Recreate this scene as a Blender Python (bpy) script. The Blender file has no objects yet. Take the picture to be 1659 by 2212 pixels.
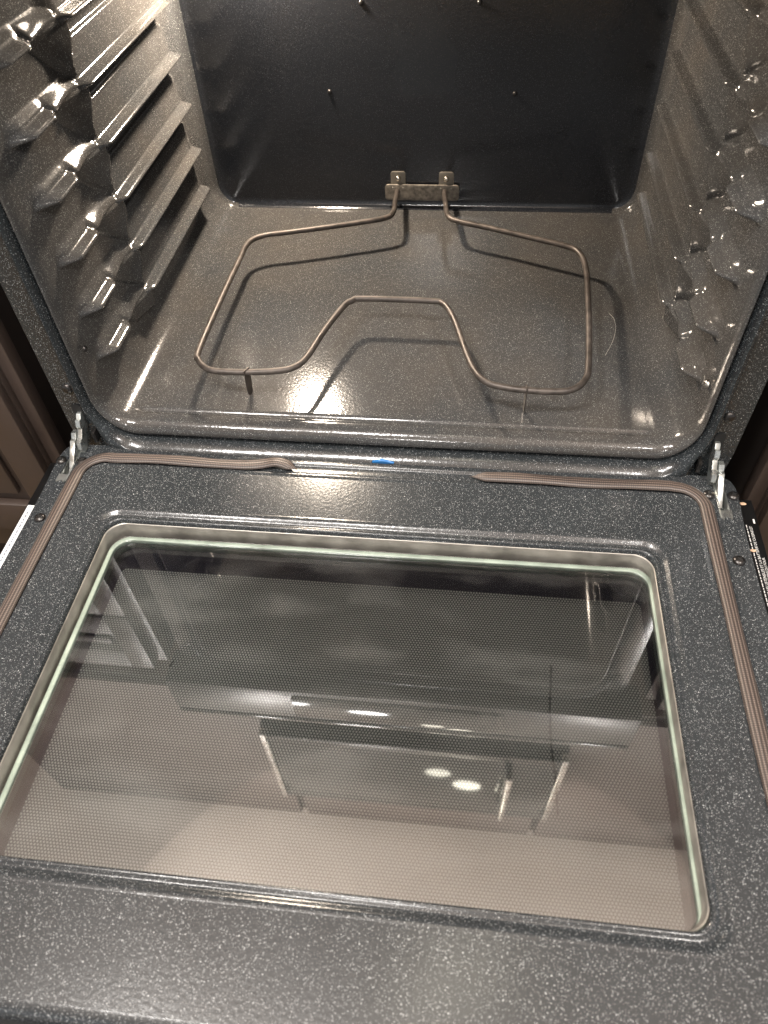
import bpy, bmesh, math, random
from mathutils import Vector, Matrix
random.seed(7)
SC = bpy.context.scene
COL = SC.collection
R = math.radians

# ------------------------------------------------------------------ camera
cam_d = bpy.data.cameras.new('camera')
cam = bpy.data.objects.new('camera', cam_d)
COL.objects.link(cam)
cam_d.sensor_fit = 'VERTICAL'
cam_d.sensor_height = 32.0
cam_d.lens = 1580.507 / 2212.0 * 32.0
cam_d.clip_start = 0.02
cam_d.clip_end = 60
rt = (0.9934494811637323, 0.10776692238880038, -0.038005510315706204)
up = (-0.05741780142955563, 0.7583115095416492, 0.6493587995674358)
bk = (0.09879941525387231, -0.6429229696748371, 0.7595319154650326)
cam.matrix_world = Matrix(((rt[0], up[0], bk[0], 0.077941), (rt[1], up[1], bk[1], -0.545606),
                           (rt[2], up[2], bk[2], 0.545931), (0, 0, 0, 1)))
SC.camera = cam
cam_d.dof.use_dof = True
cam_d.dof.focus_distance = 0.82
cam_d.dof.aperture_fstop = 7.0

# ------------------------------------------------------------------ world and lamps
w = bpy.data.worlds.new('World')
SC.world = w
w.use_nodes = True
bg = w.node_tree.nodes['Background']
bg.inputs['Color'].default_value = (0.96, 0.98, 1.0, 1)
bg.inputs['Strength'].default_value = 0.46

def lamp(name, kind, loc, energy, col, size=0.1, aim=None):
    d = bpy.data.lights.new(name, kind)
    d.energy = energy
    d.color = col
    if kind == 'AREA':
        d.shape = 'DISK'
        d.size = size
    else:
        d.shadow_soft_size = size
    o = bpy.data.objects.new(name, d)
    COL.objects.link(o)
    o.location = loc
    if aim is not None:
        o.rotation_euler = (Vector(aim) - Vector(loc)).to_track_quat('-Z', 'Y').to_euler()
    return o
CEIL = 2.1
COOL = (1.0, 0.97, 0.93)
for (x, y, e) in ((-0.62, -0.66, 48), (0.80, -0.9, 46), (-0.1, -2.1, 34)):  # unseen fill lamps, added and hung low to brighten the ceiling
    lamp('ceiling_fill', 'POINT', (x, y, CEIL - 0.55), e, COOL, 0.055)
for (x, y) in ((0.09, -0.25), (0.21, -0.09)):      # flush ceiling lights over the range, mirrored in the microwave
    k = lamp('ceiling_spot', 'AREA', (x, y, CEIL - 0.02), 0.6, (1.0, 0.93, 0.76), 0.120, (x, y, 0))
    k.data.shape = 'DISK'
lamp('ceiling_light', 'AREA', (-0.30, -0.82, CEIL - 0.02), 22, COOL, 0.26, (-0.30, -0.82, 0))
lamp('oven_lamp', 'POINT', (-0.19, 0.452, 0.412), 18.0, (1.0, 0.84, 0.67), 0.018)

vs = SC.view_settings
vs.view_transform = 'Standard'
vs.look = 'None'
vs.exposure = 0.40
vs.gamma = 1.0
SC.cycles.max_bounces = 7
SC.cycles.transparent_max_bounces = 8
SC.cycles.caustics_refractive = False

# ------------------------------------------------------------------ materials
def new_mat(name):
    m = bpy.data.materials.new(name)
    m.use_nodes = True
    nt = m.node_tree
    return m, nt, nt.nodes['Principled BSDF']
def N(nt, t, **kw):
    n = nt.nodes.new(t)
    for k, v in kw.items():
        setattr(n, k, v)
    return n
def ramp(nt, pts):
    r = N(nt, 'ShaderNodeValToRGB')
    e = r.color_ramp.elements
    while len(e) > 1:
        e.remove(e[0])
    e[0].position, e[0].color = pts[0][0], pts[0][1]
    for p, c in pts[1:]:
        q = e.new(p)
        q.color = c
    return r
def g(v): return (v, v, v, 1)

def simple(name, col, rough=0.5, metal=0.0, noise=0.0, nscale=60, bump=0.0, bscale=400, spec=0.5):
    m, nt, b = new_mat(name)
    L = nt.links.new
    b.inputs['Base Color'].default_value = (*col, 1)
    b.inputs['Roughness'].default_value = rough
    b.inputs['Metallic'].default_value = metal
    b.inputs['Specular IOR Level'].default_value = spec
    tc = N(nt, 'ShaderNodeTexCoord')
    if noise > 0:
        n = N(nt, 'ShaderNodeTexNoise')
        n.inputs['Scale'].default_value = nscale
        n.inputs['Detail'].default_value = 6
        L(tc.outputs['Object'], n.inputs['Vector'])
        lo = tuple(max(0, c * (1 - noise)) for c in col) + (1,)
        hi = tuple(min(1, c * (1 + noise)) for c in col) + (1,)
        r = ramp(nt, [(0.3, lo), (0.7, hi)])
        L(n.outputs['Fac'], r.inputs['Fac'])
        L(r.outputs['Color'], b.inputs['Base Color'])
        rr = N(nt, 'ShaderNodeMapRange')
        rr.inputs['From Min'].default_value = 0.3
        rr.inputs['From Max'].default_value = 0.7
        rr.inputs['To Min'].default_value = max(0.02, rough - 0.1)
        rr.inputs['To Max'].default_value = min(1, rough + 0.12)
        L(n.outputs['Fac'], rr.inputs['Value'])
        L(rr.outputs['Result'], b.inputs['Roughness'])
    if bump > 0:
        n2 = N(nt, 'ShaderNodeTexNoise')
        n2.inputs['Scale'].default_value = bscale
        n2.inputs['Detail'].default_value = 4
        L(tc.outputs['Object'], n2.inputs['Vector'])
        bp = N(nt, 'ShaderNodeBump')
        bp.inputs['Strength'].default_value = bump
        bp.inputs['Distance'].default_value = 0.001
        L(n2.outputs['Fac'], bp.inputs['Height'])
        L(bp.outputs['Normal'], b.inputs['Normal'])
    return m

def enamel(name, base, speck, cell, amount, rough, brown=None, peel=0.12, spec=0.55):
    """glossy porcelain enamel: dark ground with fired-in pale flecks, slight orange peel and wipe smears"""
    m, nt, b = new_mat(name)
    L = nt.links.new
    tc = N(nt, 'ShaderNodeTexCoord')
    # warp the coordinates so that flecks become little dashes and curls
    wn = N(nt, 'ShaderNodeTexNoise')
    wn.inputs['Scale'].default_value = 600
    wn.inputs['Detail'].default_value = 0
    L(tc.outputs['Object'], wn.inputs['Vector'])
    ws = N(nt, 'ShaderNodeVectorMath', operation='MULTIPLY_ADD')
    L(wn.outputs['Color'], ws.inputs[0])
    ws.inputs[1].default_value = (0.0013,) * 3
    L(tc.outputs['Object'], ws.inputs[2])
    v = N(nt, 'ShaderNodeTexVoronoi')
    v.inputs['Scale'].default_value = 1.0 / cell
    L(ws.outputs['Vector'], v.inputs['Vector'])
    sp = N(nt, 'ShaderNodeSeparateColor')
    L(v.outputs['Color'], sp.inputs['Color'])
    th = N(nt, 'ShaderNodeMapRange')          # every fleck has its own size
    th.inputs['To Min'].default_value = 0.10
    th.inputs['To Max'].default_value = 0.38
    L(sp.outputs['Green'], th.inputs['Value'])
    d = N(nt, 'ShaderNodeMath', operation='LESS_THAN')
    L(v.outputs['Distance'], d.inputs[0]); L(th.outputs['Result'], d.inputs[1])
    c = N(nt, 'ShaderNodeMapRange')           # and its own strength; most are faint
    c.inputs['From Min'].default_value = 1 - amount
    L(sp.outputs['Red'], c.inputs['Value'])
    pw = N(nt, 'ShaderNodeMath', operation='POWER')
    L(c.outputs['Result'], pw.inputs[0]); pw.inputs[1].default_value = 1.3
    mx = N(nt, 'ShaderNodeMath', operation='MULTIPLY')
    L(d.outputs[0], mx.inputs[0]); L(pw.outputs[0], mx.inputs[1])
    # ground colour: cloudy, in places browned by baked-on film
    cl = N(nt, 'ShaderNodeTexNoise')
    cl.inputs['Scale'].default_value = 7
    cl.inputs['Detail'].default_value = 4
    cl.inputs['Roughness'].default_value = 0.62
    L(tc.outputs['Object'], cl.inputs['Vector'])
    b2 = brown if brown else tuple(c * 1.25 for c in base)
    rc = ramp(nt, [(0.36, (*base, 1)), (0.66, (*b2, 1))])
    L(cl.outputs['Fac'], rc.inputs['Fac'])
    mix = N(nt, 'ShaderNodeMix', data_type='RGBA')
    L(mx.outputs[0], mix.inputs['Factor'])
    L(rc.outputs['Color'], mix.inputs['A'])
    mix.inputs['B'].default_value = (*speck, 1)
    L(mix.outputs['Result'], b.inputs['Base Color'])
    # smears change the gloss
    st = N(nt, 'ShaderNodeMapping')
    st.inputs['Scale'].default_value = (9, 3.2, 7)
    st.inputs['Rotation'].default_value = (0.2, 0.3, 0.7)
    L(tc.outputs['Object'], st.inputs['Vector'])
    sn = N(nt, 'ShaderNodeTexNoise')
    sn.inputs['Scale'].default_value = 2.2
    sn.inputs['Detail'].default_value = 5
    sn.inputs['Roughness'].default_value = 0.66
    L(st.outputs['Vector'], sn.inputs['Vector'])
    rr = N(nt, 'ShaderNodeMapRange')
    rr.inputs['From Min'].default_value = 0.3
    rr.inputs['From Max'].default_value = 0.75
    rr.inputs['To Min'].default_value = rough * 0.93
    rr.inputs['To Max'].default_value = rough * 1.18
    L(sn.outputs['Fac'], rr.inputs['Value'])
    L(rr.outputs['Result'], b.inputs['Roughness'])
    b.inputs['Specular IOR Level'].default_value = spec
    n2 = N(nt, 'ShaderNodeTexNoise')
    n2.inputs['Scale'].default_value = 330
    n2.inputs['Detail'].default_value = 3
    L(tc.outputs['Object'], n2.inputs['Vector'])
    bp = N(nt, 'ShaderNodeBump')
    bp.inputs['Strength'].default_value = peel
    bp.inputs['Distance'].default_value = 0.0012
    L(n2.outputs['Fac'], bp.inputs['Height'])
    L(bp.outputs['Normal'], b.inputs['Normal'])
    return m

M = {}
M['enamel_door'] = enamel('speckled_grey_enamel', (0.0235, 0.0265, 0.029), (0.52, 0.54, 0.55), 0.00086, 0.85, 0.19)
M['enamel_frame'] = enamel('speckled_frame_enamel', (0.017, 0.020, 0.022), (0.42, 0.44, 0.45), 0.00092, 0.65, 0.16)
M['enamel_liner'] = enamel('cavity_enamel', (0.040, 0.041, 0.042), (0.36, 0.36, 0.35), 0.00088, 0.85, 0.115,
                           brown=(0.054, 0.050, 0.046), spec=0.42)
M['enamel_back_shade'] = enamel('shaded_back_wall_enamel', (0.011, 0.0125, 0.0155), (0.09, 0.09, 0.095), 0.0009, 0.8, 0.12)  # darker enamel copy: the back wall's shade is put into its colour
M['element'] = simple('oxidised_element_steel', (0.075, 0.063, 0.055), 0.46, 0.5, 0.35, 90, 0.15, 900)
M['bracket'] = simple('stained_bracket_steel', (0.17, 0.15, 0.125), 0.55, 0.35, 0.5, 220, 0.35, 700)
M['tab'] = simple('bracket_tab_steel', (0.20, 0.18, 0.15), 0.45, 0.5, 0.2, 60)
M['bright_screw'] = simple('bright_screw_steel', (0.66, 0.62, 0.55), 0.22, 1.0)
M['black_screw'] = simple('black_oxide_screw', (0.055, 0.052, 0.050), 0.26, 0.8)
M['recess'] = simple('recess_shade_and_fibre', (0.006, 0.006, 0.006), 0.7)  # black painting the shade in hinge slots and screw drives, also the fibre
M['zinc'] = simple('galvanised_zinc', (0.60, 0.62, 0.60), 0.30, 0.9, 0.28, 70, 0.08, 300)
M['black_paint'] = simple('black_side_paint', (0.004, 0.004, 0.0042), 0.55, 0, 0.2, 40, 0.06, 900, 0.2)
M['seal_strip'] = simple('window_frame_steel', (0.27, 0.255, 0.23), 0.42, 0.55, 0.3, 50)
M['black_frit'] = simple('black_glass_border', (0.014, 0.012, 0.020), 0.12)
M['white_label'] = simple('white_paper_label', (0.78, 0.79, 0.80), 0.5)
M['print_grey'] = simple('grey_print', (0.20, 0.22, 0.26), 0.6)
M['print_white'] = simple('white_print', (0.72, 0.72, 0.70), 0.55)
M['blue'] = simple('blue_plastic', (0.025, 0.17, 0.45), 0.35)
M['cabinet'] = simple('brown_cabinet_paint', (0.048, 0.034, 0.028), 0.45, 0, 0.10, 18, 0.04, 300)
M['cabinet_shade'] = simple('cabinet_gap_shade', (0.018, 0.012, 0.010), 0.7)  # darker cabinet copy: shade of the side gap put into the colour
M['beige'] = simple('beige_ceiling_paint', (0.88, 0.75, 0.66), 0.8, 0, 0.05, 3)
M['upper_cabinet'] = simple('upper_cabinet_paint', (0.15, 0.115, 0.10), 0.5, 0, 0.06, 5)
M['stainless'] = simple('brushed_stainless', (0.60, 0.58, 0.55), 0.26, 1.0, 0.05, 30)
M['panel_steel'] = simple('dark_panel_steel', (0.07, 0.066, 0.064), 0.34, 0.8)
M['dark_glass'] = simple('dark_glass', (0.012, 0.014, 0.014), 0.10)
M['floor'] = simple('brown_wood_floor', (0.16, 0.105, 0.045), 0.4, 0, 0.25, 9)
M['crumb'] = simple('tan_crumb', (0.62, 0.42, 0.28), 0.8, 0, 0.3, 900)
M['drip'] = simple('dried_drip', (0.022, 0.021, 0.020), 0.35, 0, 0.4, 500)
M['hair'] = simple('pale_hair', (0.45, 0.42, 0.38), 0.5)

# braided fibreglass gasket: colour and relief woven along the UV of the tube
m, nt, b = new_mat('braided_gasket')
M['gasket'] = m
L = nt.links.new
uv = N(nt, 'ShaderNodeTexCoord')
sx = N(nt, 'ShaderNodeSeparateXYZ')
L(uv.outputs['UV'], sx.inputs['Vector'])
def wave(a_in, mult, phase_in=None, phase_mult=0.0):
    t = N(nt, 'ShaderNodeMath', operation='MULTIPLY')
    L(a_in, t.inputs[0]); t.inputs[1].default_value = mult
    src = t
    if phase_in is not None:
        q = N(nt, 'ShaderNodeMath', operation='MULTIPLY_ADD')
        L(phase_in, q.inputs[0]); q.inputs[1].default_value = phase_mult
        L(t.outputs[0], q.inputs[2])
        src = q
    s = N(nt, 'ShaderNodeMath', operation='SINE')
    L(src.outputs[0], s.inputs[0])
    return s
wv = wave(sx.outputs['Y'], 2 * math.pi * 13)                       # ribs around the tube
wa = wave(sx.outputs['X'], 2 * math.pi / 0.0036, sx.outputs['Y'], 2 * math.pi * 6.5)
wb = wave(sx.outputs['X'], 2 * math.pi / 0.0036, sx.outputs['Y'], -2 * math.pi * 6.5)
pm = N(nt, 'ShaderNodeMath', operation='MULTIPLY')
L(wa.outputs[0], pm.inputs[0]); L(wb.outputs[0], pm.inputs[1])
ad = N(nt, 'ShaderNodeMath', operation='MULTIPLY_ADD')
L(wv.outputs[0], ad.inputs[0]); ad.inputs[1].default_value = 0.8; L(pm.outputs[0], ad.inputs[2])
rg = ramp(nt, [(0.0, (0.020, 0.014, 0.012, 1)), (0.5, (0.052, 0.040, 0.034, 1)), (1.0, (0.205, 0.160, 0.138, 1))])
mr = N(nt, 'ShaderNodeMapRange')
mr.inputs['From Min'].default_value = -1.6; mr.inputs['From Max'].default_value = 1.6
L(ad.outputs[0], mr.inputs['Value']); L(mr.outputs['Result'], rg.inputs['Fac'])
L(rg.outputs['Color'], b.inputs['Base Color'])
bp = N(nt, 'ShaderNodeBump')
bp.inputs['Strength'].default_value = 0.6; bp.inputs['Distance'].default_value = 0.0006
L(mr.outputs['Result'], bp.inputs['Height']); L(bp.outputs['Normal'], b.inputs['Normal'])
b.inputs['Roughness'].default_value = 0.42

# window panes: clear body that reflects at both faces
def pane_mat(name, ior, tint, rough):
    m = bpy.data.materials.new(name)
    m.use_nodes = True
    nt = m.node_tree
    nt.nodes.remove(nt.nodes['Principled BSDF'])
    out = nt.nodes['Material Output']
    tr = N(nt, 'ShaderNodeBsdfTransparent'); tr.inputs['Color'].default_value = tint
    gl = N(nt, 'ShaderNodeBsdfGlossy'); gl.inputs['Roughness'].default_value = rough
    gl.inputs['Color'].default_value = (1, 1, 1, 1)
    fr = N(nt, 'ShaderNodeFresnel'); fr.inputs['IOR'].default_value = ior
    mx = N(nt, 'ShaderNodeMixShader')
    nt.links.new(fr.outputs[0], mx.inputs[0]); nt.links.new(tr.outputs[0], mx.inputs[1]); nt.links.new(gl.outputs[0], mx.inputs[2])
    # faint wiping film, with pale haze painted in to lighten the glass
    tc = N(nt, 'ShaderNodeTexCoord')
    mp = N(nt, 'ShaderNodeMapping'); mp.inputs['Scale'].default_value = (3, 9, 3); mp.inputs['Rotation'].default_value = (0, 0, 0.25)
    nz = N(nt, 'ShaderNodeTexNoise'); nz.inputs['Scale'].default_value = 3.5; nz.inputs['Detail'].default_value = 8
    nt.links.new(tc.outputs['Object'], mp.inputs['Vector']); nt.links.new(mp.outputs['Vector'], nz.inputs['Vector'])
    r = N(nt, 'ShaderNodeMapRange')
    r.inputs['From Min'].default_value = 0.5; r.inputs['From Max'].default_value = 0.8
    r.inputs['To Min'].default_value = 0.003; r.inputs['To Max'].default_value = 0.06
    nt.links.new(nz.outputs['Fac'], r.inputs['Value'])
    df = N(nt, 'ShaderNodeBsdfDiffuse'); df.inputs['Color'].default_value = (0.5, 0.5, 0.48, 1)
    m2 = N(nt, 'ShaderNodeMixShader')
    nt.links.new(r.outputs['Result'], m2.inputs[0]); nt.links.new(mx.outputs[0], m2.inputs[1]); nt.links.new(df.outputs[0], m2.inputs[2])
    nt.links.new(m2.outputs[0], out.inputs['Surface'])
    return m
M['pane'] = pane_mat('door_window_glass', 2.5, (0.955, 0.97, 0.965, 1), 0.015)
M['pane_edge'] = simple('green_glass_edge', (0.26, 0.31, 0.26), 0.22, 0, 0.25, 40)

# printed dot screen on the lower pane: hexagonal array of pale dots
m, nt, b = new_mat('dot_screen')
M['dots'] = m
L = nt.links.new
tc = N(nt, 'ShaderNodeTexCoord')
S = 0.0027
def hexcell(off):
    a = N(nt, 'ShaderNodeVectorMath', operation='ADD')
    L(tc.outputs['Object'], a.inputs[0]); a.inputs[1].default_value = (off * S + 10 * S, off * S * 1.7320508 + 10 * S * 1.7320508, 0)
    mo = N(nt, 'ShaderNodeVectorMath', operation='MODULO')
    L(a.outputs[0], mo.inputs[0]); mo.inputs[1].default_value = (S, S * 1.7320508, 1e6)
    su = N(nt, 'ShaderNodeVectorMath', operation='SUBTRACT')
    L(mo.outputs[0], su.inputs[0]); su.inputs[1].default_value = (S / 2, S * 0.8660254, 0)
    mu = N(nt, 'ShaderNodeVectorMath', operation='MULTIPLY')
    L(su.outputs[0], mu.inputs[0]); mu.inputs[1].default_value = (1, 1, 0)
    le = N(nt, 'ShaderNodeVectorMath', operation='LENGTH')
    L(mu.outputs[0], le.inputs[0])
    return le
# shift well positive so that modulo never sees negative numbers
ofs = 200
def hexcell(half):
    a = N(nt, 'ShaderNodeVectorMath', operation='ADD')
    L(tc.outputs['Object'], a.inputs[0])
    a.inputs[1].default_value = ((ofs + half) * S, (ofs + half) * S * 1.7320508, 0)
    mo = N(nt, 'ShaderNodeVectorMath', operation='MODULO')
    L(a.outputs[0], mo.inputs[0]); mo.inputs[1].default_value = (S, S * 1.7320508, 1e6)
    su = N(nt, 'ShaderNodeVectorMath', operation='SUBTRACT')
    L(mo.outputs[0], su.inputs[0]); su.inputs[1].default_value = (S / 2, S * 0.8660254, 0)
    mu = N(nt, 'ShaderNodeVectorMath', operation='MULTIPLY')
    L(su.outputs[0], mu.inputs[0]); mu.inputs[1].default_value = (1, 1, 0)
    le = N(nt, 'ShaderNodeVectorMath', operation='LENGTH')
    L(mu.outputs[0], le.inputs[0])
    return le
h1, h2 = hexcell(0), hexcell(0.5)
mn = N(nt, 'ShaderNodeMath', operation='MINIMUM')
L(h1.outputs['Value'], mn.inputs[0]); L(h2.outputs['Value'], mn.inputs[1])
dm = N(nt, 'ShaderNodeMapRange')
dm.inputs['From Min'].default_value = 0.00072; dm.inputs['From Max'].default_value = 0.00098
dm.inputs['To Min'].default_value = 1; dm.inputs['To Max'].default_value = 0
L(mn.outputs[0], dm.inputs['Value'])
mix = N(nt, 'ShaderNodeMix', data_type='RGBA')
L(dm.outputs['Result'], mix.inputs['Factor'])
mix.inputs['A'].default_value = (0.060, 0.062, 0.064, 1)
mix.inputs['B'].default_value = (0.36, 0.35, 0.33, 1)
L(mix.outputs['Result'], b.inputs['Base Color'])
b.inputs['Roughness'].default_value = 0.12

# ------------------------------------------------------------------ mesh helpers
def obj(name, verts, faces, mat, parent=None, smooth=True, sharp=None, uvs=None):
    me = bpy.data.meshes.new(name)
    me.from_pydata(verts, [], faces)
    me.materials.append(M[mat])
    if smooth:
        me.polygons.foreach_set('use_smooth', [True] * len(me.polygons))
        if sharp is not None:
            me.set_sharp_from_angle(angle=R(sharp))
    if uvs is not None:
        ul = me.uv_layers.new(name='UVMap')
        for l in me.loops:
            ul.data[l.index].uv = uvs[l.vertex_index]
    me.update()
    o = bpy.data.objects.new(name, me)
    COL.objects.link(o)
    if parent is not None:
        o.parent = parent
    return o
def from_bm(name, bm, mat, parent=None, smooth=True, sharp=35):
    bmesh.ops.recalc_face_normals(bm, faces=bm.faces)
    me = bpy.data.meshes.new(name)
    bm.to_mesh(me)
    bm.free()
    me.materials.append(M[mat])
    if smooth:
        me.polygons.foreach_set('use_smooth', [True] * len(me.polygons))
        me.set_sharp_from_angle(angle=R(sharp))
    o = bpy.data.objects.new(name, me)
    COL.objects.link(o)
    if parent is not None:
        o.parent = parent
    return o
def box_bm(x0, x1, y0, y1, z0, z1, bev=0.0, seg=2):
    bm = bmesh.new()
    r = bmesh.ops.create_cube(bm, size=1)
    for v in r['verts']:
        v.co = Vector(((x0 + x1) / 2 + v.co.x * (x1 - x0), (y0 + y1) / 2 + v.co.y * (y1 - y0), (z0 + z1) / 2 + v.co.z * (z1 - z0)))
    if bev > 0:
        bmesh.ops.bevel(bm, geom=list(bm.edges), offset=bev, segments=seg, affect='EDGES', profile=0.5)
    return bm
def box(name, x0, x1, y0, y1, z0, z1, mat, parent=None, bev=0.0, seg=2):
    return from_bm(name, box_bm(x0, x1, y0, y1, z0, z1, bev, seg), mat, parent)
def flat_shape(name, loops, mat, parent, z=0.0, thick=0.0, axes='xy', bev=0.0):
    """filled outline with holes, from a 2D curve; loops are lists of (u, v)"""
    cu = bpy.data.curves.new(name, 'CURVE')
    cu.dimensions = '2D'
    cu.fill_mode = 'BOTH'
    cu.extrude = thick / 2
    cu.bevel_depth = bev
    cu.bevel_resolution = 2
    for lp in loops:
        s = cu.splines.new('POLY')
        s.points.add(len(lp) - 1)
        for p, q in zip(s.points, lp):
            p.co = (q[0], q[1], 0, 1)
        s.use_cyclic_u = True
    t = bpy.data.objects.new('tmp', cu)
    COL.objects.link(t)
    bpy.context.view_layer.update()
    me = bpy.data.meshes.new_from_object(t.evaluated_get(bpy.context.evaluated_depsgraph_get()))
    bpy.data.objects.remove(t)
    bpy.data.curves.remove(cu)
    me.name = name
    for v in me.vertices:
        a, b_, c = v.co
        if axes == 'xy':
            v.co = (a, b_, z + c)
        elif axes == 'xz':
            v.co = (a, z - c, b_)
        elif axes == 'yz':
            v.co = (z + c, a, b_)
    me.materials.clear()
    me.materials.append(M[mat])
    bm = bmesh.new()
    bm.from_mesh(me)
    bmesh.ops.remove_doubles(bm, verts=bm.verts, dist=1e-6)
    if thick > 0:
        bmesh.ops.recalc_face_normals(bm, faces=bm.faces)
    bm.to_mesh(me)
    bm.free()
    me.polygons.foreach_set('use_smooth', [True] * len(me.polygons))
    me.set_sharp_from_angle(angle=R(30))
    o = bpy.data.objects.new(name, me)
    COL.objects.link(o)
    o.parent = parent
    return o
def rrect(x0, x1, y0, y1, r, n=8):
    pts = []
    for cx, cy, a0 in ((x1 - r, y1 - r, 0), (x0 + r, y1 - r, 90), (x0 + r, y0 + r, 180), (x1 - r, y0 + r, 270)):
        for k in range(n + 1):
            a = R(a0 + 90 * k / n)
            pts.append((cx + r * math.cos(a), cy + r * math.sin(a)))
    return pts
def loft_rings(name, rings, mat, parent, sharp=None, closed=True):
    n = len(rings[0])
    verts = [p for rg_ in rings for p in rg_]
    faces = []
    for i in range(len(rings) - 1):
        for j in range(n if closed else n - 1):
            k = (j + 1) % n
            faces.append((i * n + j, i * n + k, (i + 1) * n + k, (i + 1) * n + j))
    return obj(name, verts, faces, mat, parent, True, sharp)
def empty(name, loc=(0, 0, 0)):
    o = bpy.data.objects.new(name, None)
    COL.objects.link(o)
    o.location = loc
    o.empty_display_size = 0.05
    return o
def tag(o, label=None, cat=None, group=None, kind=None):
    if label: o['label'] = label
    if cat: o['category'] = cat
    if group: o['group'] = group
    if kind: o['kind'] = kind
def ss(x, a, b_):
    t = (x - a) / (b_ - a)
    t = 0.0 if t < 0 else 1.0 if t > 1 else t
    return t * t * (3 - 2 * t)
def tube(name, pts, rad, mat, parent, seg=10, flat=1.0, uv=False, taper=None, updir=Vector((0, 0, 1))):
    P = [Vector(p) for p in pts]
    verts, faces, uvs = [], [], []
    ln = 0
    for i, p in enumerate(P):
        t = (P[min(i + 1, len(P) - 1)] - P[max(i - 1, 0)]).normalized()
        u = updir
        s = t.cross(u)
        if s.length < 0.3:
            s = t.cross(Vector((1, 0, 0)))
        s.normalize()
        u2 = s.cross(t).normalized()
        if i: ln += (p - P[i - 1]).length
        k = taper(i / (len(P) - 1)) if taper else 1.0
        nn = seg + 1 if uv else seg
        for j in range(nn):
            a = 2 * math.pi * j / seg
            verts.append(tuple(p + s * math.cos(a) * rad * k + u2 * math.sin(a) * rad * flat * k))
            uvs.append((ln, j / seg))
    nn = seg + 1 if uv else seg
    for i in range(len(P) - 1):
        for j in range(seg):
            k = j + 1 if uv else (j + 1) % seg
            faces.append((i * nn + j, i * nn + k, (i + 1) * nn + k, (i + 1) * nn + j))
    if not uv:
        faces.append(tuple(range(seg - 1, -1, -1)))
        faces.append(tuple((len(P) - 1) * nn + j for j in range(seg)))
    return obj(name, verts, faces, mat, parent, True, None if uv else 60, uvs if uv else None)
def smooth_path(pts, sub=8, closed=False):
    """Catmull-Rom through points"""
    P = [Vector(p) for p in pts]
    out = []
    n = len(P)
    for i in range(n - 1):
        p0, p1, p2, p3 = P[max(i - 1, 0)], P[i], P[i + 1], P[min(i + 2, n - 1)]
        for k in range(sub):
            t = k / sub
            out.append(0.5 * ((2 * p1) + (p2 - p0) * t + (2 * p0 - 5 * p1 + 4 * p2 - p3) * t * t + (3 * p1 - p0 - 3 * p2 + p3) * t ** 3))
    out.append(P[-1])
    return out

# ------------------------------------------------------------------ setting
FLOOR_Z = -0.34
def plane(name, x0, x1, y0, y1, z, mat):
    o = obj(name, [(x0, y0, z), (x1, y0, z), (x1, y1, z), (x0, y1, z)], [(0, 1, 2, 3)], mat, None, False)
    tag(o, kind='structure')
    return o
plane('floor', -3, 3, -4, 0.7, FLOOR_Z, 'floor')
cl_ = plane('ceiling', -3, 3, -4, 0.7, CEIL, 'beige')
wl = obj('wall', [(-3, 0.68, FLOOR_Z), (3, 0.68, FLOOR_Z), (3, 0.68, CEIL), (-3, 0.68, CEIL)], [(0, 1, 2, 3)], 'beige', None, False)
tag(wl, kind='structure')

# ------------------------------------------------------------------ the oven
oven = empty('oven', (0, 0, FLOOR_Z))
tag(oven, 'open electric oven with speckled dark enamel, its door dropped down flat', 'oven')
OFF = Vector((0, 0, FLOOR_Z))
ROOTS = [oven]

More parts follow.
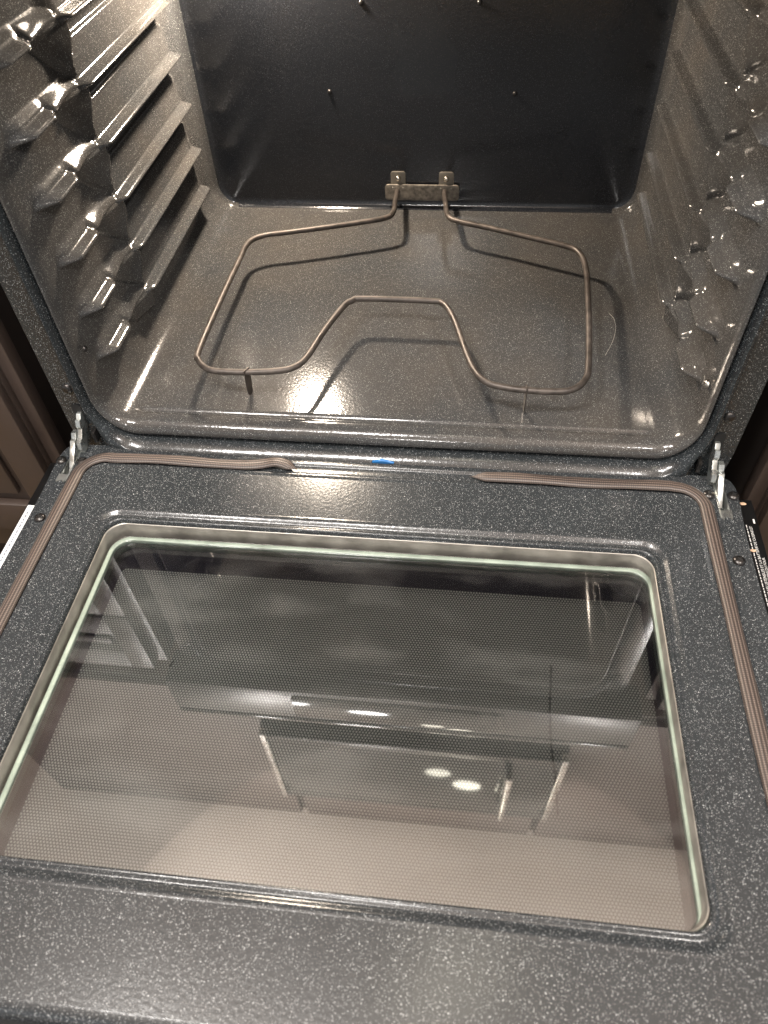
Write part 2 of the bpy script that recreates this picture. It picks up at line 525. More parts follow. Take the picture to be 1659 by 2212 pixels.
CX = 0.001
HA = 0.3045            # half width of the cavity
ZB, ZT = 0.0245, 0.435
YB = 0.475
RC = 0.035
RIBS = [0.080, 0.1315, 0.1865, 0.2415, 0.2955, 0.3495]
PR = 0.0212
def rib(y, z):
    p = 0.0
    for zi in RIBS:
        t = z - zi
        if t < -0.050 or t > 0.044:
            continue
        if t > -0.003:
            # rack ledge seen from below upwards: sharp underside, rounded nose, top facing up, steep skirt, small step
            if t < 0.001: pf = ss(t, -0.003, 0.001)
            elif t < 0.003: pf = 1.0 - 0.05 * (t - 0.001) / 0.002
            elif t < 0.0062: pf = 0.95 - 0.55 * (t - 0.003) / 0.0032
            elif t < 0.034: pf = 0.40 - 0.22 * (t - 0.0062) / 0.0278
            else: pf = 0.18 * (1 - ss(t, 0.034, 0.0365))
            e = ss(y, 0.140, 0.170) * (1 - ss(y, 0.410, 0.417))
            p = max(p, pf * e)
            # lower saddle joining the ledge to the stop
            if t < 0.03:
                sd = 0.52 + 0.08 * math.cos((y - 0.10) / 0.07 * 6.28)
                e3 = ss(y, 0.088, 0.104) * (1 - ss(y, 0.155, 0.172)) * sd
                p = max(p, e3 * ss(t, -0.004, 0.003) * (1 - ss(t, 0.003, 0.017)))
            # the stop at the mouth: a short inclined band with crisp upper and lower edges
            if t < 0.024:
                if t < 0.001: q = ss(t, -0.003, 0.001)
                elif t < 0.003: q = 1.0
                elif t < 0.0075: q = 1.0 - 0.64 * (t - 0.003) / 0.0045
                else: q = 0.36 * (1 - ss(t, 0.0075, 0.018))
                e2 = ss(y, 0.030, 0.052) * (1 - 0.45 * ss(y, 0.088, 0.104)) * (1 - ss(y, 0.110, 0.135))
                p = max(p, q * e2 * 0.84)
        # the tongue below the saddle: rises towards the back and breaks off at a wavy edge
        if -0.050 < t < 0.006:
            u = min(1.0, max(0.0, -t / 0.046))
            yr = 0.166 + 0.004 * math.sin(u * 6.28)
            yl = 0.100 + 0.062 * u ** 0.9
            if yl < y < yr + 0.004:
                rise = min(1.0, (y - yl) / max(0.004, yr - yl)) ** 0.8
                drop = 1 - ss(y, yr, yr + 0.004)
                amp = (0.74 - 0.24 * u) * ss(t, -0.050, -0.043) * (1 - ss(t, -0.001, 0.006) * 0.4)
                p = max(p, amp * rise * drop)
    return p * PR
def bead(x, y):
    # pressed channel across the floor near the mouth
    yc = 0.0215 - 0.010 * (x + 0.02) * 0.2
    xe = min(max(x, -0.272), 0.276)
    d = math.hypot(x - xe, (y - yc) )
    return -0.0030 * (1 - ss(d, 0.0010, 0.0046))
def lin(a, b_, n): return [a + (b_ - a) * k / n for k in range(n)]
prof = []             # (x, z, nx, nz, tag)
def fil(cx, cz, a0, a1, n, t):
    for k in range(n):
        a = R(a0 + (a1 - a0) * k / n)
        prof.append((cx + RC * math.cos(a), cz + RC * math.sin(a), math.cos(a), math.sin(a), t))
xl, xr = CX - HA, CX + HA
for x in lin(xl + RC, xr - RC, 190): prof.append((x, ZB, 0, -1, 'floor'))
fil(xr - RC, ZB + RC, -90, 0, 12, 'right')
for z in lin(ZB + RC, ZT - RC, 330): prof.append((xr, z, 1, 0, 'right'))
fil(xr - RC, ZT - RC, 0, 90, 8, 'right')
for x in lin(xr - RC, xl + RC, 30): prof.append((x, ZT, 0, 1, 'top'))
fil(xl + RC, ZT - RC, 90, 180, 8, 'left')
for z in lin(ZT - RC, ZB + RC, 330): prof.append((xl, z, -1, 0, 'left'))
fil(xl + RC, ZB + RC, 180, 270, 12, 'left')
stations = [(0.0075, 0.018), (0.003, 0.0172), (0.0, 0.0158), (-0.0018, 0.0135), (-0.0022, 0.0110), (-0.0012, 0.0080),
            (0.0012, 0.0050), (0.0045, 0.0025), (0.0085, 0.0008), (0.0125, 0.0)]
NLIP = len(stations)
y = 0.0145
while y < YB - 0.0135:
    stations.append((y, 0.0)); y += 0.002
NB0 = len(stations)
rb = 0.011
for k in range(0, 9):
    a = R(90 * k / 8)
    stations.append((YB - rb + rb * math.sin(a), -(rb - rb * math.cos(a))))
stations.append((YB, -rb - 0.003))
n = len(prof)
LV = []
for (sy, so) in stations:
    for (x, z, nx, nz, t) in prof:
        # the lip flares less at the sides than at the sill; the back corners are softer at the sides
        kx = 0.30 if so > 0 else 1.9
        px, pz = x + nx * so * kx, z + nz * so * (1.0 if so > 0 or nz < 0 else 1.6)
        if so == 0:
            if t in ('left', 'right') and abs(nx) > 0.999:
                px -= nx * rib(sy, z)
            elif t == 'floor':
                pz += bead(x, sy)
        LV.append((px, sy, pz))
parts = {'floor': [], 'left': [], 'right': [], 'top': [], 'back': []}
for i in range(len(stations) - 1):
    for j in range(n):
        k = (j + 1) % n
        f = (i * n + j, i * n + k, (i + 1) * n + k, (i + 1) * n + j)
        parts['back' if i >= NB0 + (2 if prof[j][4] == 'floor' else 5) else prof[j][4]].append(f)
last = (len(stations) - 1) * n
parts['back'].append(tuple(last + j for j in range(n)))
# shared normals, so that the separate panels shade as one pressing
tm = bpy.data.meshes.new('tmp')
tm.from_pydata(LV, [], [f for p in parts.values() for f in p])
tm.update()
VN = [tuple(v.normal) for v in tm.vertices]
bpy.data.meshes.remove(tm)
def liner(name, key, label):
    used, vv, ff, nn = {}, [], [], []
    for f in parts[key]:
        q = []
        for v in f:
            if v not in used:
                used[v] = len(vv); vv.append(LV[v]); nn.append(VN[v])
            q.append(used[v])
        ff.append(q)
    o = obj(name, vv, ff, 'enamel_back_shade' if key == 'back' else 'enamel_liner', oven)
    o.data.normals_split_custom_set_from_vertices(nn)
    if label: o['label'] = label
    return o
cav_floor = liner('cavity_floor', 'floor', 'speckled enamel floor of the oven cavity')
cav_left = liner('side_wall', 'left', 'left cavity wall with pressed rack ledges')
cav_right = liner('side_wall', 'right', 'right cavity wall with pressed rack ledges')
cav_top = liner('cavity_ceiling', 'top', None)
cav_back = liner('back_wall', 'back', 'shaded back wall of the oven cavity')

# front frame: rolled flange round the mouth, then flat to the outer edge
fst = [(0.0, 0.0078), (0.0006, 0.004), (0.002, 0.0), (0.005, -0.0045), (0.009, -0.0082), (0.0135, -0.0100), (0.0185, -0.0092),
       (0.0235, -0.0062), (0.0275, -0.0028), (0.031, -0.0006), (0.034, 0.0)]
seam = []
so = 0.0186
fp = []
for (x, z, nx, nz, t) in prof[::3]:
    fp.append((x + nx * so * 0.32, z + nz * so, nx, nz))
rings = []
for (o_, yy) in fst:
    rg_ = []
    for (x, z, nx, nz) in fp:
        bot = ss(-nz, 0.62, 1.0)
        sidek = 0.36 + 0.64 * bot
        yv = yy * (1 + 0.75 * bot)
        if o_ > 0.0135:                         # the sill stays proud and turns straight down
            yv = yv * (1 - bot) + (-0.0178) * bot
        rg_.append((x + nx * o_ * sidek * (1 if abs(nx) > 0.2 else 1), yv, z + nz * o_ * (0.36 + 0.64 * abs(nz))))
    rings.append(rg_)
outer = []
XO = 0.3465
for (x, z, nx, nz), q in zip(fp, rings[-1]):
    bot = ss(-nz, 0.62, 1.0)
    if abs(nx) >= abs(nz):
        outer.append((CX + math.copysign(XO - 0.001, nx), 0.0, max(min(q[2], 0.47), -0.07)))
    else:
        X = CX + (x - CX) * (XO - 0.001) / HA if abs(x - CX) > HA - RC - 0.001 else q[0]
        outer.append((X, -0.0178 * bot if nz < 0 else 0.0, -0.07 if nz < 0 else 0.475))
rings.append(outer)
rings.append([(p[0] + math.copysign(0.001, p[0] - CX) if abs(p[0] - CX) > XO - 0.003 else p[0], p[1] + 0.012, p[2]) for p in outer])
frame = loft_rings('front_frame', rings, 'enamel_frame', oven, 50)
# black body beside the frame
for sgn in (-1, 1):
    xa, xb = sorted((sgn * 0.3480, sgn * 0.3890))
    box('body_side', xa, xb, 0.110, 0.60, FLOOR_Z + 0.02, 0.56, 'black_paint', oven, 0.002)
box('body_base', -0.375, 0.375, 0.03, 0.60, FLOOR_Z, -0.09, 'black_paint', oven)
box('body_back', -0.375, 0.375, 0.60, 0.615, FLOOR_Z, 0.56, 'black_paint', oven)
# control panel above the mouth (seen only as a reflection in the door window)
cp = box('control_panel', -0.378, 0.378, -0.03, 0.03, 0.478, 0.575, 'panel_steel', oven, 0.004)
box('display', -0.17, 0.17, -0.034, -0.0305, 0.495, 0.56, 'dark_glass', cp, 0.001)
box('cooktop', -0.378, 0.378, -0.03, 0.62, 0.577, 0.592, 'dark_glass', oven, 0.003)

# screws ------------------------------------------------------------
def screw_mesh(name, r, h, mat):
    bm = bmesh.new()
    segs, rr_ = 20, 6
    rows = []
    for i in range(rr_ + 1):
        a = R(90 * i / rr_)
        rows.append([bm.verts.new((r * math.cos(a) * math.cos(2 * math.pi * j / segs), r * math.cos(a) * math.sin(2 * math.pi * j / segs),
                                   h * math.sin(a))) for j in range(segs)] if i < rr_ else [bm.verts.new((0, 0, h * 0.92))])
    for i in range(rr_ - 1):
        for j in range(segs):
            bm.faces.new((rows[i][j], rows[i][(j + 1) % segs], rows[i + 1][(j + 1) % segs], rows[i + 1][j]))
    for j in range(segs):
        bm.faces.new((rows[rr_ - 1][j], rows[rr_ - 1][(j + 1) % segs], rows[rr_][0]))
    me = bpy.data.meshes.new(name)
    bm.to_mesh(me); bm.free()
    me.materials.append(M[mat])
    me.polygons.foreach_set('use_smooth', [True] * len(me.polygons))
    return me
def cross_mesh(name, r, h, mat):
    bm = bmesh.new()
    wd = r * 0.2
    for (a, b_) in ((r * 0.55, wd), (wd, r * 0.55)):
        vs_ = [bm.verts.new((sx_ * a, sy_ * b_, h + (0.00003 if a > b_ else 0))) for sx_, sy_ in ((-1, -1), (1, -1), (1, 1), (-1, 1))]
        lo = [bm.verts.new((v.co.x * 0.7, v.co.y * 0.7, h - 0.0012)) for v in vs_]
        bm.faces.new(vs_)
        for q in range(4):
            bm.faces.new((vs_[q], lo[q], lo[(q + 1) % 4], vs_[(q + 1) % 4]))
    me = bpy.data.meshes.new(name)
    bm.to_mesh(me); bm.free()
    me.materials.append(M[mat])
    return me
ME_SCREW = screw_mesh('screw', 0.0058, 0.0036, 'black_screw')
ME_CROSS = cross_mesh('drive_recess', 0.0042, 0.00345, 'recess')
ME_SCREWB = screw_mesh('screw', 0.0042, 0.0040, 'bright_screw')
ME_RIVET = screw_mesh('rivet', 0.0013, 0.0008, 'bright_screw')
ME_BOLT = screw_mesh('bolt_head', 0.0032, 0.0024, 'black_screw')
def place(me, name, loc, parent, rot=(0, 0, 0), cross=False):
    o = bpy.data.objects.new(name, me)
    COL.objects.link(o)
    o.location = loc
    o.rotation_euler = rot
    o.parent = parent
    if cross:
        c = bpy.data.objects.new('drive_recess', ME_CROSS)
        COL.objects.link(c)
        c.parent = o
        c.rotation_euler = (0, 0, random.uniform(0, 1.5))
    return o
FR = (R(90), 0, 0)
for sgn in (-1, 1):
    for zz in (0.069, 0.40):
        place(ME_SCREW, 'screw', (sgn * 0.3275, -0.0002, zz), frame, FR, False)
for (x, z) in ((-0.118, 0.180), (0.121, 0.178), (0.0705, 0.277), (-0.0705, 0.278)):
    place(ME_BOLT, 'bolt_head', (x, YB - 0.0002, z), cav_back, FR)
place(ME_BOLT, 'bolt_head', (-0.3005, 0.016, 0.108), cav_left, (0, R(90), 0))
place(ME_SCREWB, 'bolt_head', (0.3035, 0.016, 0.094), cav_right, (0, R(-90), 0))

# heating element ------------------------------------------------------------
EZ = 0.0615
EP = [(-0.0322, 0.4735, 0.0525), (-0.0318, 0.455, 0.0535), (-0.0308, 0.425, 0.0585)] + [(x, y, EZ) for x, y in [
    (-0.0296, 0.3928), (-0.0372, 0.3763), (-0.0725, 0.3616), (-0.1518, 0.3359), (-0.1897, 0.3250), (-0.2054, 0.3128), (-0.2106, 0.2954), (-0.2108, 0.2710), (-0.2124, 0.1838), (-0.2121, 0.0815), (-0.2075, 0.0631), (-0.1958, 0.0504), (-0.1819, 0.0458), (-0.1504, 0.0462), (-0.1179, 0.0505), (-0.1018, 0.0576), (-0.0915, 0.0747), (-0.0801, 0.1225), (-0.0652, 0.1705), (-0.0571, 0.1821), (-0.0442, 0.1874), (0.0339, 0.1867), (0.0475, 0.1827), (0.0561, 0.1694), (0.0651, 0.1434), (0.0798, 0.0864), (0.0893, 0.0600), (0.1000, 0.0458), (0.1141, 0.0394), (0.1404, 0.0353), (0.1738, 0.0353), (0.1901, 0.0420), (0.2002, 0.0571), (0.2045, 0.0783), (0.2101, 0.1512), (0.2145, 0.2434), (0.2136, 0.2788), (0.2083, 0.2997), (0.1967, 0.3122), (0.1530, 0.3315), (0.1004, 0.3537), (0.0581, 0.3700), (0.0440, 0.3841)]] + [(0.0385, 0.425, 0.0585), (0.0358, 0.455, 0.0535), (0.0348, 0.4735, 0.0525)]
elem = tube('heating_element', smooth_path(EP, 6), 0.0035, 'element', oven, 12)
elem['label'] = 'bent brown tubular bake element standing above the oven floor'
br = flat_shape('bracket', [rrect(-0.0487, 0.0547, 0.0395, 0.0607, 0.004)], 'bracket', elem, YB - 0.0042, 0.0012, 'xz', 0.0006)
for (a, b_) in ((-0.0408, -0.0206), (0.0268, 0.0470)):
    tb = flat_shape('bracket_tab', [rrect(a, b_, 0.0520, 0.0782, 0.0035)], 'tab', elem, YB - 0.0018, 0.0010, 'xz', 0.0003)
    place(ME_SCREWB, 'screw', ((a + b_) / 2, YB - 0.0026, 0.0690), elem, FR)
    for dx in (-0.0075, 0.0075):
        place(ME_RIVET, 'rivet', ((a + b_) / 2 + dx, YB - 0.0052, 0.0567), elem, FR)
# support legs of the element: folded steel strips wrapped over the tube
def leg(x, y, wx, wy, lean, twist):
    bm = bmesh.new()
    ct, st_ = math.cos(twist), math.sin(twist)
    def tw(a, b_): return (a * ct - b_ * st_, a * st_ + b_ * ct)
    pts = [(0.0, EZ + 0.0046, 1.0), (0.0, EZ - 0.003, 1.0), (0.5, (EZ + ZB) / 2, 1.0), (0.9, ZB + 0.004, 0.85), (1.0, ZB + 0.0005, 0.45)]
    rows = []
    for (dx, z, k) in pts:
        rows.append([bm.verts.new((x + dx * lean[0] + tw(sx_ * wx * k, sy_ * wy * k)[0], y + dx * lean[1] + tw(sx_ * wx * k, sy_ * wy * k)[1], z)) for sx_, sy_ in ((-1, -1), (1, -1), (1, 1), (-1, 1))])
    for i in range(len(rows) - 1):
        for q in range(4):
            bm.faces.new((rows[i][q], rows[i][(q + 1) % 4], rows[i + 1][(q + 1) % 4], rows[i + 1][q]))
    bm.faces.new(rows[0]); bm.faces.new(rows[-1])
    return from_bm('support_leg', bm, 'element', elem, True, 30)
leg(-0.1502, 0.0457, 0.0006, 0.0042, (-0.004, 0.008), R(-28))
leg(0.1404, 0.0353, 0.0005, 0.0040, (0.001, 0.009), R(6))

# hinges (fixed to the frame, reaching into the door) -------------------------
def hinge(s):
    x = s * 0.3275
    slot = flat_shape('hinge_slot_shade', [rrect(x - 0.0052, x + 0.0052, 0.004, 0.0480, 0.004)], 'recess', frame, -0.0006, 0.0, 'xz')  # flat black sheet on the frame paints the slot's inner shade
    # jagged zinc arms, cut from plate
    arm = flat_shape('hinge_arm', [[(0.004, 0.036), (-0.004, 0.0375), (-0.0075, 0.033), (-0.0105, 0.0335), (-0.0135, 0.0275), (-0.0125, 0.0235),
                                    (-0.019, 0.0165), (-0.0245, 0.015), (-0.027, 0.008), (-0.024, 0.001), (-0.017, 0.002), (-0.012, 0.010), (-0.006, 0.016), (0.004, 0.022)]],
                     'zinc', frame, x - s * 0.0016, 0.0040, 'yz', 0.0006)
    arm2 = flat_shape('hinge_arm', [[(-0.012, 0.021), (-0.017, 0.0215), (-0.0205, 0.0165), (-0.0245, 0.0165), (-0.0285, 0.0115), (-0.0310, 0.0105),
                                     (-0.0400, 0.002), (-0.0480, -0.006), (-0.0440, -0.010), (-0.0300, -0.004), (-0.020, 0.004), (-0.013, 0.012)]],
                      'zinc', frame, x + s * 0.0046, 0.0042, 'yz', 0.0006)
    pin = tube('hinge_pin', [(x - s * 0.0040, -0.0165, 0.0125), (x + s * 0.0055, -0.0165, 0.0125)], 0.0021, 'bright_screw', frame, 10)
    return slot
hinge(-1); hinge(1)
for s in (-1, 1):   # small dark catch beside each hinge, low on the sill
    box('hinge_catch', *sorted((s * 0.3125, s * 0.3165)), -0.012, -0.002, 0.004, 0.018, 'black_screw', frame, 0.0008)

# ------------------------------------------------------------------ the door, dropped flat
def mirror(p): return [(-x, y) for x, y in reversed(p)]
DE = -0.5065
half = [(0.0, -0.0175), (0.270, -0.0175), (0.282, -0.0168), (0.292, -0.0138), (0.301, -0.0120), (0.334, -0.0117), (0.341, -0.0130), (0.3465, -0.0175), (0.3493, -0.025),
        (0.3502, -0.036), (0.3497, -0.052), (0.3488, -0.066), (0.3480, -0.085), (0.3476, -0.12), (0.3476, DE)]
outline = half + mirror(half)[:-1]
WX0, WX1, WY0, WY1 = -0.2788, 0.2732, -0.4362, -0.0996
# gasket channel: a shallow trough, dying out along the bottom of the door
def chan(o_):
    return rrect(-0.3285 + o_, 0.3265 - o_, -0.495 + o_, -0.0228 - o_, max(0.034 - o_, 0.004), 10)
slots = []
for s in (-1, 1):
    slots.append(rrect(min(s * 0.3292, s * 0.3392), max(s * 0.3292, s * 0.3392), -0.0655, -0.0140, 0.0012, 3))
door = flat_shape('door', [outline, chan(0.0)] + slots, 'enamel_door', oven, 0.0)
door['label'] = 'dropped oven door with speckled enamel inner panel'
prof_c = [(0.0, 0.0), (0.0008, -0.0004), (0.0020, -0.0020), (0.0032, -0.0024), (0.0120, -0.0024), (0.0135, -0.0018), (0.0150, 0.0004), (0.0162, 0.0008), (0.0185, 0.0003), (0.0205, 0.0)]
rings = []
for (o_, dz) in prof_c:
    rings.append([(x, y_, dz * ss(y_, -0.47, -0.40)) for x, y_ in chan(o_)])
loft_rings('gasket_channel', rings, 'enamel_door', door)
inner = flat_shape('inner_panel', [chan(0.0205), rrect(WX0 - 0.0035, WX1 + 0.0035, WY0 - 0.0035, WY1 + 0.0035, 0.0224, 10)], 'enamel_door', door, 0.0)
prof_w = [(-0.0035, 0.0), (-0.002, 0.0002), (0.0, 0.0), (0.0015, -0.0006), (0.0035, -0.0024), (0.0055, -0.0036), (0.0070, -0.0034), (0.0088, -0.0020), (0.0102, -0.0014), (0.0112, -0.0019), (0.0118, -0.0036), (0.0120, -0.0080)]
rings = []
for (o_, dz) in prof_w:
    rings.append([(x, y_, dz) for x, y_ in rrect(WX0 + o_, WX1 - o_, WY0 + o_, WY1 - o_, 0.021 - o_ * 0.4, 10)])
loft_rings('window_surround', rings, 'enamel_door', door)
# rolled far edge of the door and the closed shell below
rings = []
for (o_, dz) in ((0, 0), (0.003, -0.0004), (0.006, -0.0018), (0.0085, -0.0042), (0.010, -0.0075), (0.0105, -0.012), (0.0105, -0.045)):
    rings.append([(x, DE - o_, dz) for x in lin(-0.3476, 0.3477, 40)] + [(0.3476, DE - o_, dz)])
loft_rings('door_edge', rings, 'enamel_door', door, None, False)
for s in (-1, 1):
    xs = s * 0.3476
    pts = [(x, y_) for x, y_ in (half if s > 0 else [(-a, b_) for a, b_ in half])]
    vv, ff = [], []
    for k, (x, y_) in enumerate(pts):
        vv += [(x, y_, 0.0), (x, y_, -0.014)]
    for k in range(len(pts) - 1):
        ff.append((2 * k, 2 * k + 1, 2 * k + 3, 2 * k + 2))
    obj('panel_edge', vv, ff, 'enamel_door', door, True, 40)
LEDZ = -0.020
shell = flat_shape('door_shell', [[(-0.371, -0.024), (0.371, -0.024), (0.371, -0.56), (-0.371, -0.56)],
                   rrect(WX0 - 0.02, WX1 + 0.02, WY0 - 0.02, WY1 + 0.02, 0.01, 4)] +
                   [rrect(min(s * 0.3265, s * 0.3420), max(s * 0.3265, s * 0.3420), -0.0700, -0.0265, 0.0012, 3) for s in (-1, 1)], 'black_paint', door, LEDZ - 0.006, 0.010, 'xy', 0.0012)
box('outer_skin', -0.372, 0.372, -0.562, -0.022, -0.075, -0.062, 'black_paint', door, 0.003)
box('handle', -0.33, 0.33, -0.545, -0.520, -0.135, -0.110, 'stainless', door, 0.008, 3)
# hinge channels in the door
for s in (-1, 1):
    x0, x1 = sorted((s * 0.3286, s * 0.3398))
    for xx, k in ((x0, 1), (x1, -1)):
        box('hinge_channel', *sorted((xx, xx + k * 0.0011)), -0.0668, -0.0130, -0.036, -0.0012 + 0.0022 * (1 if (k > 0) == (s > 0) else 0), 'zinc', door, 0.0003)
    box('hinge_channel_floor', x0 + 0.0012, x1 - 0.0012, -0.0668, -0.0130, -0.024, -0.0225, 'zinc', door)
    clip = [(x0 + 0.0006, -0.0580), (x1 - 0.0004, -0.0580), (x1 - 0.0004, -0.0668), (x1 - 0.0016, -0.0690)]
    cxm = (x0 + x1) / 2
    for k in range(9):
        a = R(180 * k / 8)
        clip.append((cxm + 0.0030 * math.cos(a), -0.0690 + 0.0028 * math.sin(a)))
    clip += [(x0 + 0.0016, -0.0690), (x0 + 0.0006, -0.0668)]
    flat_shape('hinge_clip', [clip], 'zinc', door, 0.0010, 0.0012, 'xy')
for s in (-1, 1):
    for (x, y_) in ((0.3225, -0.0375), (0.3455, -0.0375), (0.3352, -0.1174), (0.3352, -0.330)):
        place(ME_SCREW, 'screw', (s * x, y_, 0.0), door, (0, 0, random.uniform(0, 3)), True)

# window: steel collar, panes and printed screen
g0 = 0.0125
rings = []
for (o_, dz) in ((g0 - 0.0008, -0.0070), (g0, -0.0075), (g0 + 0.0006, -0.0100), (g0 + 0.0008, -0.0258)):
    rings.append([(x, y_, dz) for x, y_ in rrect(WX0 + o_, WX1 - o_, WY0 + o_, WY1 - o_, 0.019, 10)])
loft_rings('window_collar', rings, 'seal_strip', door, 40)
PX0, PX1, PY0, PY1 = -0.2638, 0.2632, -0.4305, -0.1172
pr_ = rrect(PX0, PX1, PY0, PY1, 0.020, 10)
PZ = -0.0200
pane = flat_shape('window_pane', [pr_], 'pane', door, PZ, 0.0)
pane2 = flat_shape('window_pane', [pr_], 'pane', door, PZ - 0.0040, 0.0)
rings = [[(x, y_, PZ + dz) for x, y_ in rrect(PX0 + o_, PX1 - o_, PY0 + o_, PY1 - o_, 0.020 - o_ * 0.5, 10)]
         for o_, dz in ((0.0, -0.0042), (0.0003, -0.0008), (0.0012, 0.0004), (0.0030, 0.0009), (0.0046, 0.0008), (0.0054, 0.0003), (0.0056, -0.0040))]
loft_rings('pane_edge', rings, 'pane_edge', door)
SZ = -0.0360
scr = flat_shape('dot_screen', [rrect(-0.2505, 0.2525, -0.4190, -0.1460, 0.006, 4)], 'dots', door, SZ)
flat_shape('screen_border', [[(WX0 - 0.015, WY0 - 0.015), (WX1 + 0.015, WY0 - 0.015), (WX1 + 0.015, WY1 + 0.015), (WX0 - 0.015, WY1 + 0.015)],
                             rrect(-0.2505, 0.2525, -0.4190, -0.1460, 0.006, 4)], 'black_frit', door, SZ)
rings = [[(x, y_, z) for x, y_ in rrect(WX0 + 0.006, WX1 - 0.006, WY0 + 0.006, WY1 - 0.006, 0.012, 6)] for z in (-0.0266, -0.0358)]
loft_rings('window_collar', rings, 'black_frit', door, 40)

# gasket in its channel: two runs that meet the hinge edge, with a gap in the middle
def gasket(s, end, hump):
    xs = (-0.3197 if s < 0 else 0.3168)
    yt = -0.0308
    r = 0.027
    pts = []
    for k in range(60):
        pts.append((xs, -0.49 + (yt - r + 0.49) * k / 60, 0.0020))
    for k in range(17):
        a = R(90 * k / 16)
        pts.append((xs - s * r + s * r * math.cos(a), yt - r + r * math.sin(a), 0.0020))
    x0 = xs - s * r
    nn = 70
    for k in range(1, nn + 1):
        t = k / nn
        x = x0 + (end - x0) * t
        z, yy = 0.0020, yt + 0.0009 * math.sin(t * 9 + s)
        if hump:
            z += 0.0034 * math.exp(-((t - 0.90) / 0.055) ** 2)
            yy += 0.0025 * math.exp(-((t - 0.86) / 0.08) ** 2) - 0.0035 * ss(t, 0.93, 1.0)
        pts.append((x, yy, z))
    T = len(pts) - 1
    def tp(q):
        return 1.0 - (0.96 if not hump else 0.9) * ss(q, 0.957 if not hump else 0.976, 1.0) + 0.05 * math.sin(q * 37)
    return tube('gasket', pts, 0.0064, 'gasket', door, 20, 0.46, True, tp)
gl = gasket(-1, -0.0895, True)
gr_ = gasket(1, 0.0880, False)
gl['label'] = 'brown braided gasket run with a curled end'
gr_['label'] = 'brown braided gasket run tapering to a point'

# paper label on the left ledge with a line of tiny print
lz = LEDZ + 0.0006
lab = flat_shape('paper_label', [[(-0.3700, -0.0860), (-0.3500, -0.0860), (-0.3500, -0.46), (-0.3700, -0.46)]], 'white_label', door, lz + 0.0002)
yy = -0.095
k = 0
while yy > -0.30:
    ln = random.uniform(0.0012, 0.0042)
    k += 1
    flat_shape('print_word', [[(-0.3668, yy), (-0.3652, yy), (-0.3652, yy - ln), (-0.3668, yy - ln)]], 'print_grey', lab, lz + 0.0006)
    yy -= ln + 0.0012
# printed warning on the right ledge, read from the handle towards the hinge
def text_line(body, x, y_end, size, mat='print_white'):
    cu = bpy.data.curves.new('warning_text', 'FONT')
    cu.body = body
    cu.size = size
    cu.align_x = 'RIGHT'
    t = bpy.data.objects.new('tmp', cu)
    COL.objects.link(t)
    bpy.context.view_layer.update()
    me = bpy.data.meshes.new_from_object(t.evaluated_get(bpy.context.evaluated_depsgraph_get()))
    bpy.data.objects.remove(t)
    me.materials.clear()
    me.materials.append(M[mat])
    o = bpy.data.objects.new('warning_text', me)
    COL.objects.link(o)
    o.rotation_euler = (0, 0, R(90))
    o.location = (x, y_end, lz + 0.0002)
    o.parent = door
    return o
text_line('AUTONETTOYAGE.  ENLEVEZ LES USTENSILES ET LA BATTERIE DE CUISINE ET', 0.3648, -0.0585, 0.0036)
text_line('INSTRUCTIONS DU FOUR.', 0.3684, -0.0960, 0.0034)
def tiny_print(x0, x1, y0, y1, lo, hi):
    """a line of print too small to read: word-sized strokes"""
    yy = y0
    while yy > y1:
        ln = random.uniform(lo, hi)
        flat_shape('print_word', [[(x0, yy), (x1, yy), (x1, yy - ln), (x0, yy - ln)]], 'print_white', door, lz + 0.0002)
        yy -= ln + 0.0011
tiny_print(0.3594, 0.3602, -0.0570, -0.170, 0.0015, 0.0045)
tiny_print(0.3674, 0.3690, -0.0490, -0.0545, 0.0050, 0.0055)

# ------------------------------------------------------------------ loose bits
bm = bmesh.new()
rows = []
prs = [(-0.0115, 0.0), (-0.008, 0.0022), (-0.002, 0.0052), (0.004, 0.0036), (0.008, 0.0014), (0.0110, 0.0002)]
for (x, h) in prs:
    rows.append([bm.verts.new((x, -0.0195, -0.004)), bm.verts.new((x, -0.0200 - h * 0.10, h * 0.6)), bm.verts.new((x + 0.0008, -0.0188, h)), bm.verts.new((x, -0.0172, h * 0.5)), bm.verts.new((x, -0.0180, -0.004))])
for a, c in zip(rows, rows[1:]):
    for q in range(5):
        bm.faces.new((a[q], a[(q + 1) % 5], c[(q + 1) % 5], c[q]))
bm.faces.new(rows[0]); bm.faces.new(rows[-1])
blue = from_bm('plastic_scrap', bm, 'blue', None, True, 40)
blue.location = (-0.0015, 0.0035, 0.0)
tag(blue, 'small bright blue plastic scrap caught between the oven sill and door', 'scrap')
def crumb(loc, r, label, seed):
    rnd = random.Random(seed)
    bm = bmesh.new()
    bmesh.ops.create_icosphere(bm, subdivisions=2, radius=r)
    for v in bm.verts:
        v.co *= rnd.uniform(0.8, 1.15)
        v.co.z *= 0.5
        v.co.x *= 1.7
    o = from_bm('crumb', bm, 'crumb', None, True, 60)
    o.location = loc
    tag(o, label, 'crumb')
crumb((0.3592, -0.0893, lz + 0.001), 0.0017, 'tan crumb lying on the printed black door ledge', 3)
crumb((0.3618, -0.0300, lz + 0.001), 0.0019, 'pale crumb at the hinge end of the right door ledge', 5)
hp = smooth_path([(0.2450, 0.226, ZB + 0.0008), (0.2500, 0.215, ZB + 0.0006), (0.2500, 0.195, ZB + 0.0006), (0.2440, 0.170, ZB + 0.0006), (0.2340, 0.145, ZB + 0.0006)], 8)
hr = tube('stray_hair', hp, 0.00014, 'hair', None, 5)
tag(hr, 'thin pale stray hair curling on the oven floor at right', 'hair')

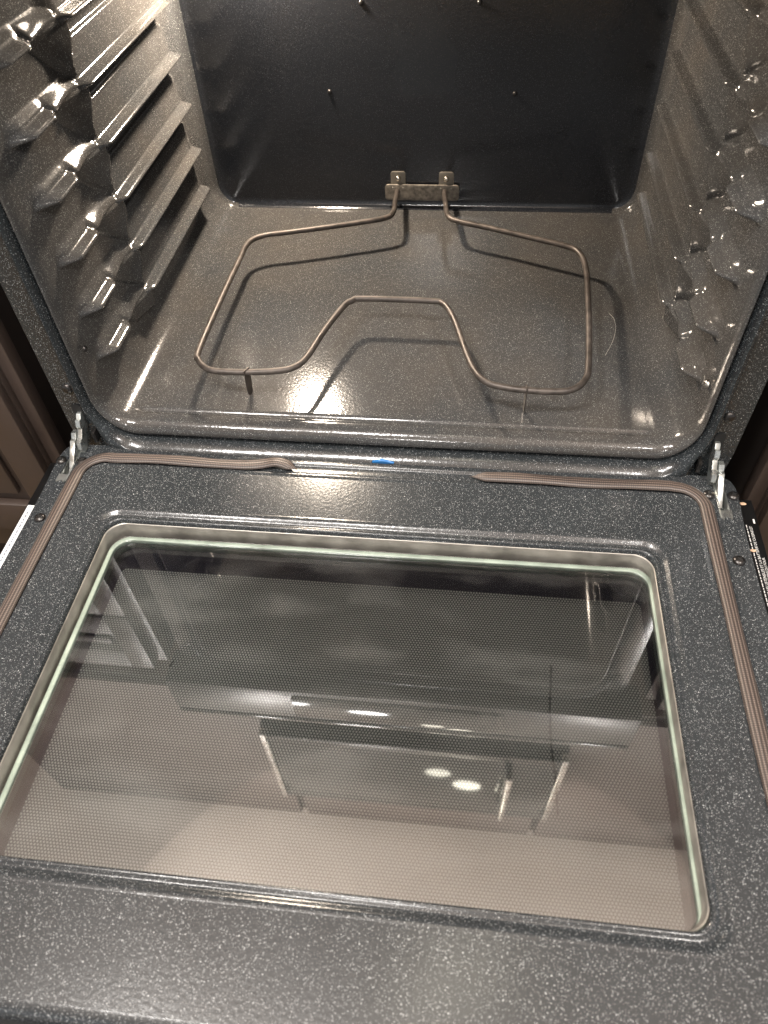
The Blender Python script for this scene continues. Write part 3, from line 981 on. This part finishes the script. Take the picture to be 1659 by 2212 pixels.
fb = tube('black_fibre', [(-0.1632, -0.2579, PZ + 0.0010), (-0.1622, -0.2546, PZ + 0.0011), (-0.1608, -0.2518, PZ + 0.0010)], 0.0005, 'recess', None, 6)
tag(fb, 'short black fibre lying on the left part of the door glass', 'fibre')
# dried drip inside the door: a beaded dark run down the dot screen
rd = random.Random(4)
vv, ff = [], []
path = smooth_path([(0.1683, -0.2185, 0), (0.1673, -0.2334, 0), (0.1655, -0.2594, 0), (0.1652, -0.2879, 0), (0.1676, -0.3182, 0), (0.1682, -0.3468, 0)], 14)
for q, p_ in enumerate(path):
    hw = (0.0016 if q < 5 else 0.0009) * rd.uniform(0.6, 1.25)
    vv += [(p_.x - hw, p_.y, SZ + 0.0003), (p_.x, p_.y, SZ + 0.0008), (p_.x + hw, p_.y, SZ + 0.0003)]
    if q:
        b0 = 3 * (q - 1)
        ff += [(b0, b0 + 1, b0 + 4, b0 + 3), (b0 + 1, b0 + 2, b0 + 5, b0 + 4)]
obj('dried_drip', vv, ff, 'drip', scr)

# ------------------------------------------------------------------ cabinets beside the oven
def cabinet(s, label):
    root = empty('base_cabinet', (s * 0.62, 0.05, FLOOR_Z))
    ROOTS.append(root)
    def bx(name, xa, xb, y0, y1, z0, z1, mat, parent=root, bev=0.0015):
        a, c = sorted((s * xa, s * xb))
        return box(name, a, c, y0, y1, z0, z1, mat, parent, bev)
    bx('face_frame', 0.3905, 0.900, 0.018, 0.036, -0.235, 0.50, 'cabinet')
    bx('carcass', 0.3925, 0.900, 0.0365, 0.60, -0.235, 0.50, 'cabinet_shade')
    bx('plinth', 0.3905, 0.900, 0.075, 0.60, FLOOR_Z, -0.236, 'cabinet_shade')
    for (z0, z1) in ((-0.172, 0.33), (0.338, 0.49)):
        d = bx('cabinet_door', 0.404, 0.86, 0.008, 0.0178, z0, z1, 'cabinet', root, 0.002)
        # raised stiles and rails round the sunk panel
        bx('stile', 0.404, 0.442, -0.004, 0.0078, z0, z1, 'cabinet', d, 0.002)
        bx('stile', 0.822, 0.86, -0.004, 0.0078, z0, z1, 'cabinet', d, 0.002)
        bx('rail', 0.4425, 0.8215, -0.004, 0.0078, z0, z0 + 0.05, 'cabinet', d, 0.002)
        bx('rail', 0.4425, 0.8215, -0.004, 0.0078, z1 - 0.05, z1, 'cabinet', d, 0.002)
        bx('centre_panel', 0.457, 0.807, 0.000, 0.0078, z0 + 0.066, z1 - 0.066, 'cabinet', d, 0.003)
    tag(root, label, 'cabinet', 'kitchen cabinets beside the oven')
cabinet(-1, 'brown painted base cabinet to the left of the oven')
cabinet(1, 'brown painted base cabinet to the right of the oven')

# things above the oven that the door window mirrors
mw = empty('microwave', (0, 0.3, 1.13))
ROOTS.append(mw)
tag(mw, 'stainless microwave above the oven, seen mirrored in the door window', 'microwave')
box('body', -0.38, 0.38, 0.19, 0.66, 1.13, 1.57, 'black_paint', mw, 0.004)
md = box('door', -0.362, 0.362, 0.1715, 0.1895, 1.14, 1.56, 'dark_glass', mw, 0.003)
for sgn in (-1, 1):
    xa, xb = sorted((sgn * 0.3625, sgn * 0.380))
    box('trim', xa, xb, 0.166, 0.1895, 1.135, 1.565, 'stainless', mw, 0.005, 3)
box('grille', -0.36, 0.36, 0.169, 0.1712, 1.142, 1.172, 'panel_steel', md, 0.001)
box('door_handle', 0.235, 0.252, 0.135, 0.1705, 1.20, 1.50, 'stainless', md, 0.006, 3)
for i, (x0, x1) in enumerate(((-1.3, -0.392), (0.392, 1.3), (-0.39, 0.39))):
    z0 = 1.13 if i < 2 else 1.58
    uc = empty('upper_cabinet', ((x0 + x1) / 2, 0.45, z0))
    ROOTS.append(uc)
    tag(uc, ('upper cabinet left of the microwave, only mirrored in the window', 'upper cabinet right of the microwave, only mirrored in the window',
             'short upper cabinet above the microwave, only mirrored in the window')[i], 'cabinet', 'upper kitchen cabinets')
    box('carcass', x0, x1, 0.30, 0.67, z0, CEIL - 0.03, 'upper_cabinet', uc, 0.002)
    box('cabinet_door', x0 + 0.01, x1 - 0.01, 0.278, 0.2985, z0 + 0.01, CEIL - 0.05, 'upper_cabinet', uc, 0.003)

# keep world positions: parts were modelled in place, their roots stand elsewhere
bpy.context.view_layer.update()
for r_ in ROOTS:
    inv = Matrix.Translation(r_.location).inverted()
    for c in r_.children:
        c.matrix_parent_inverse = inv
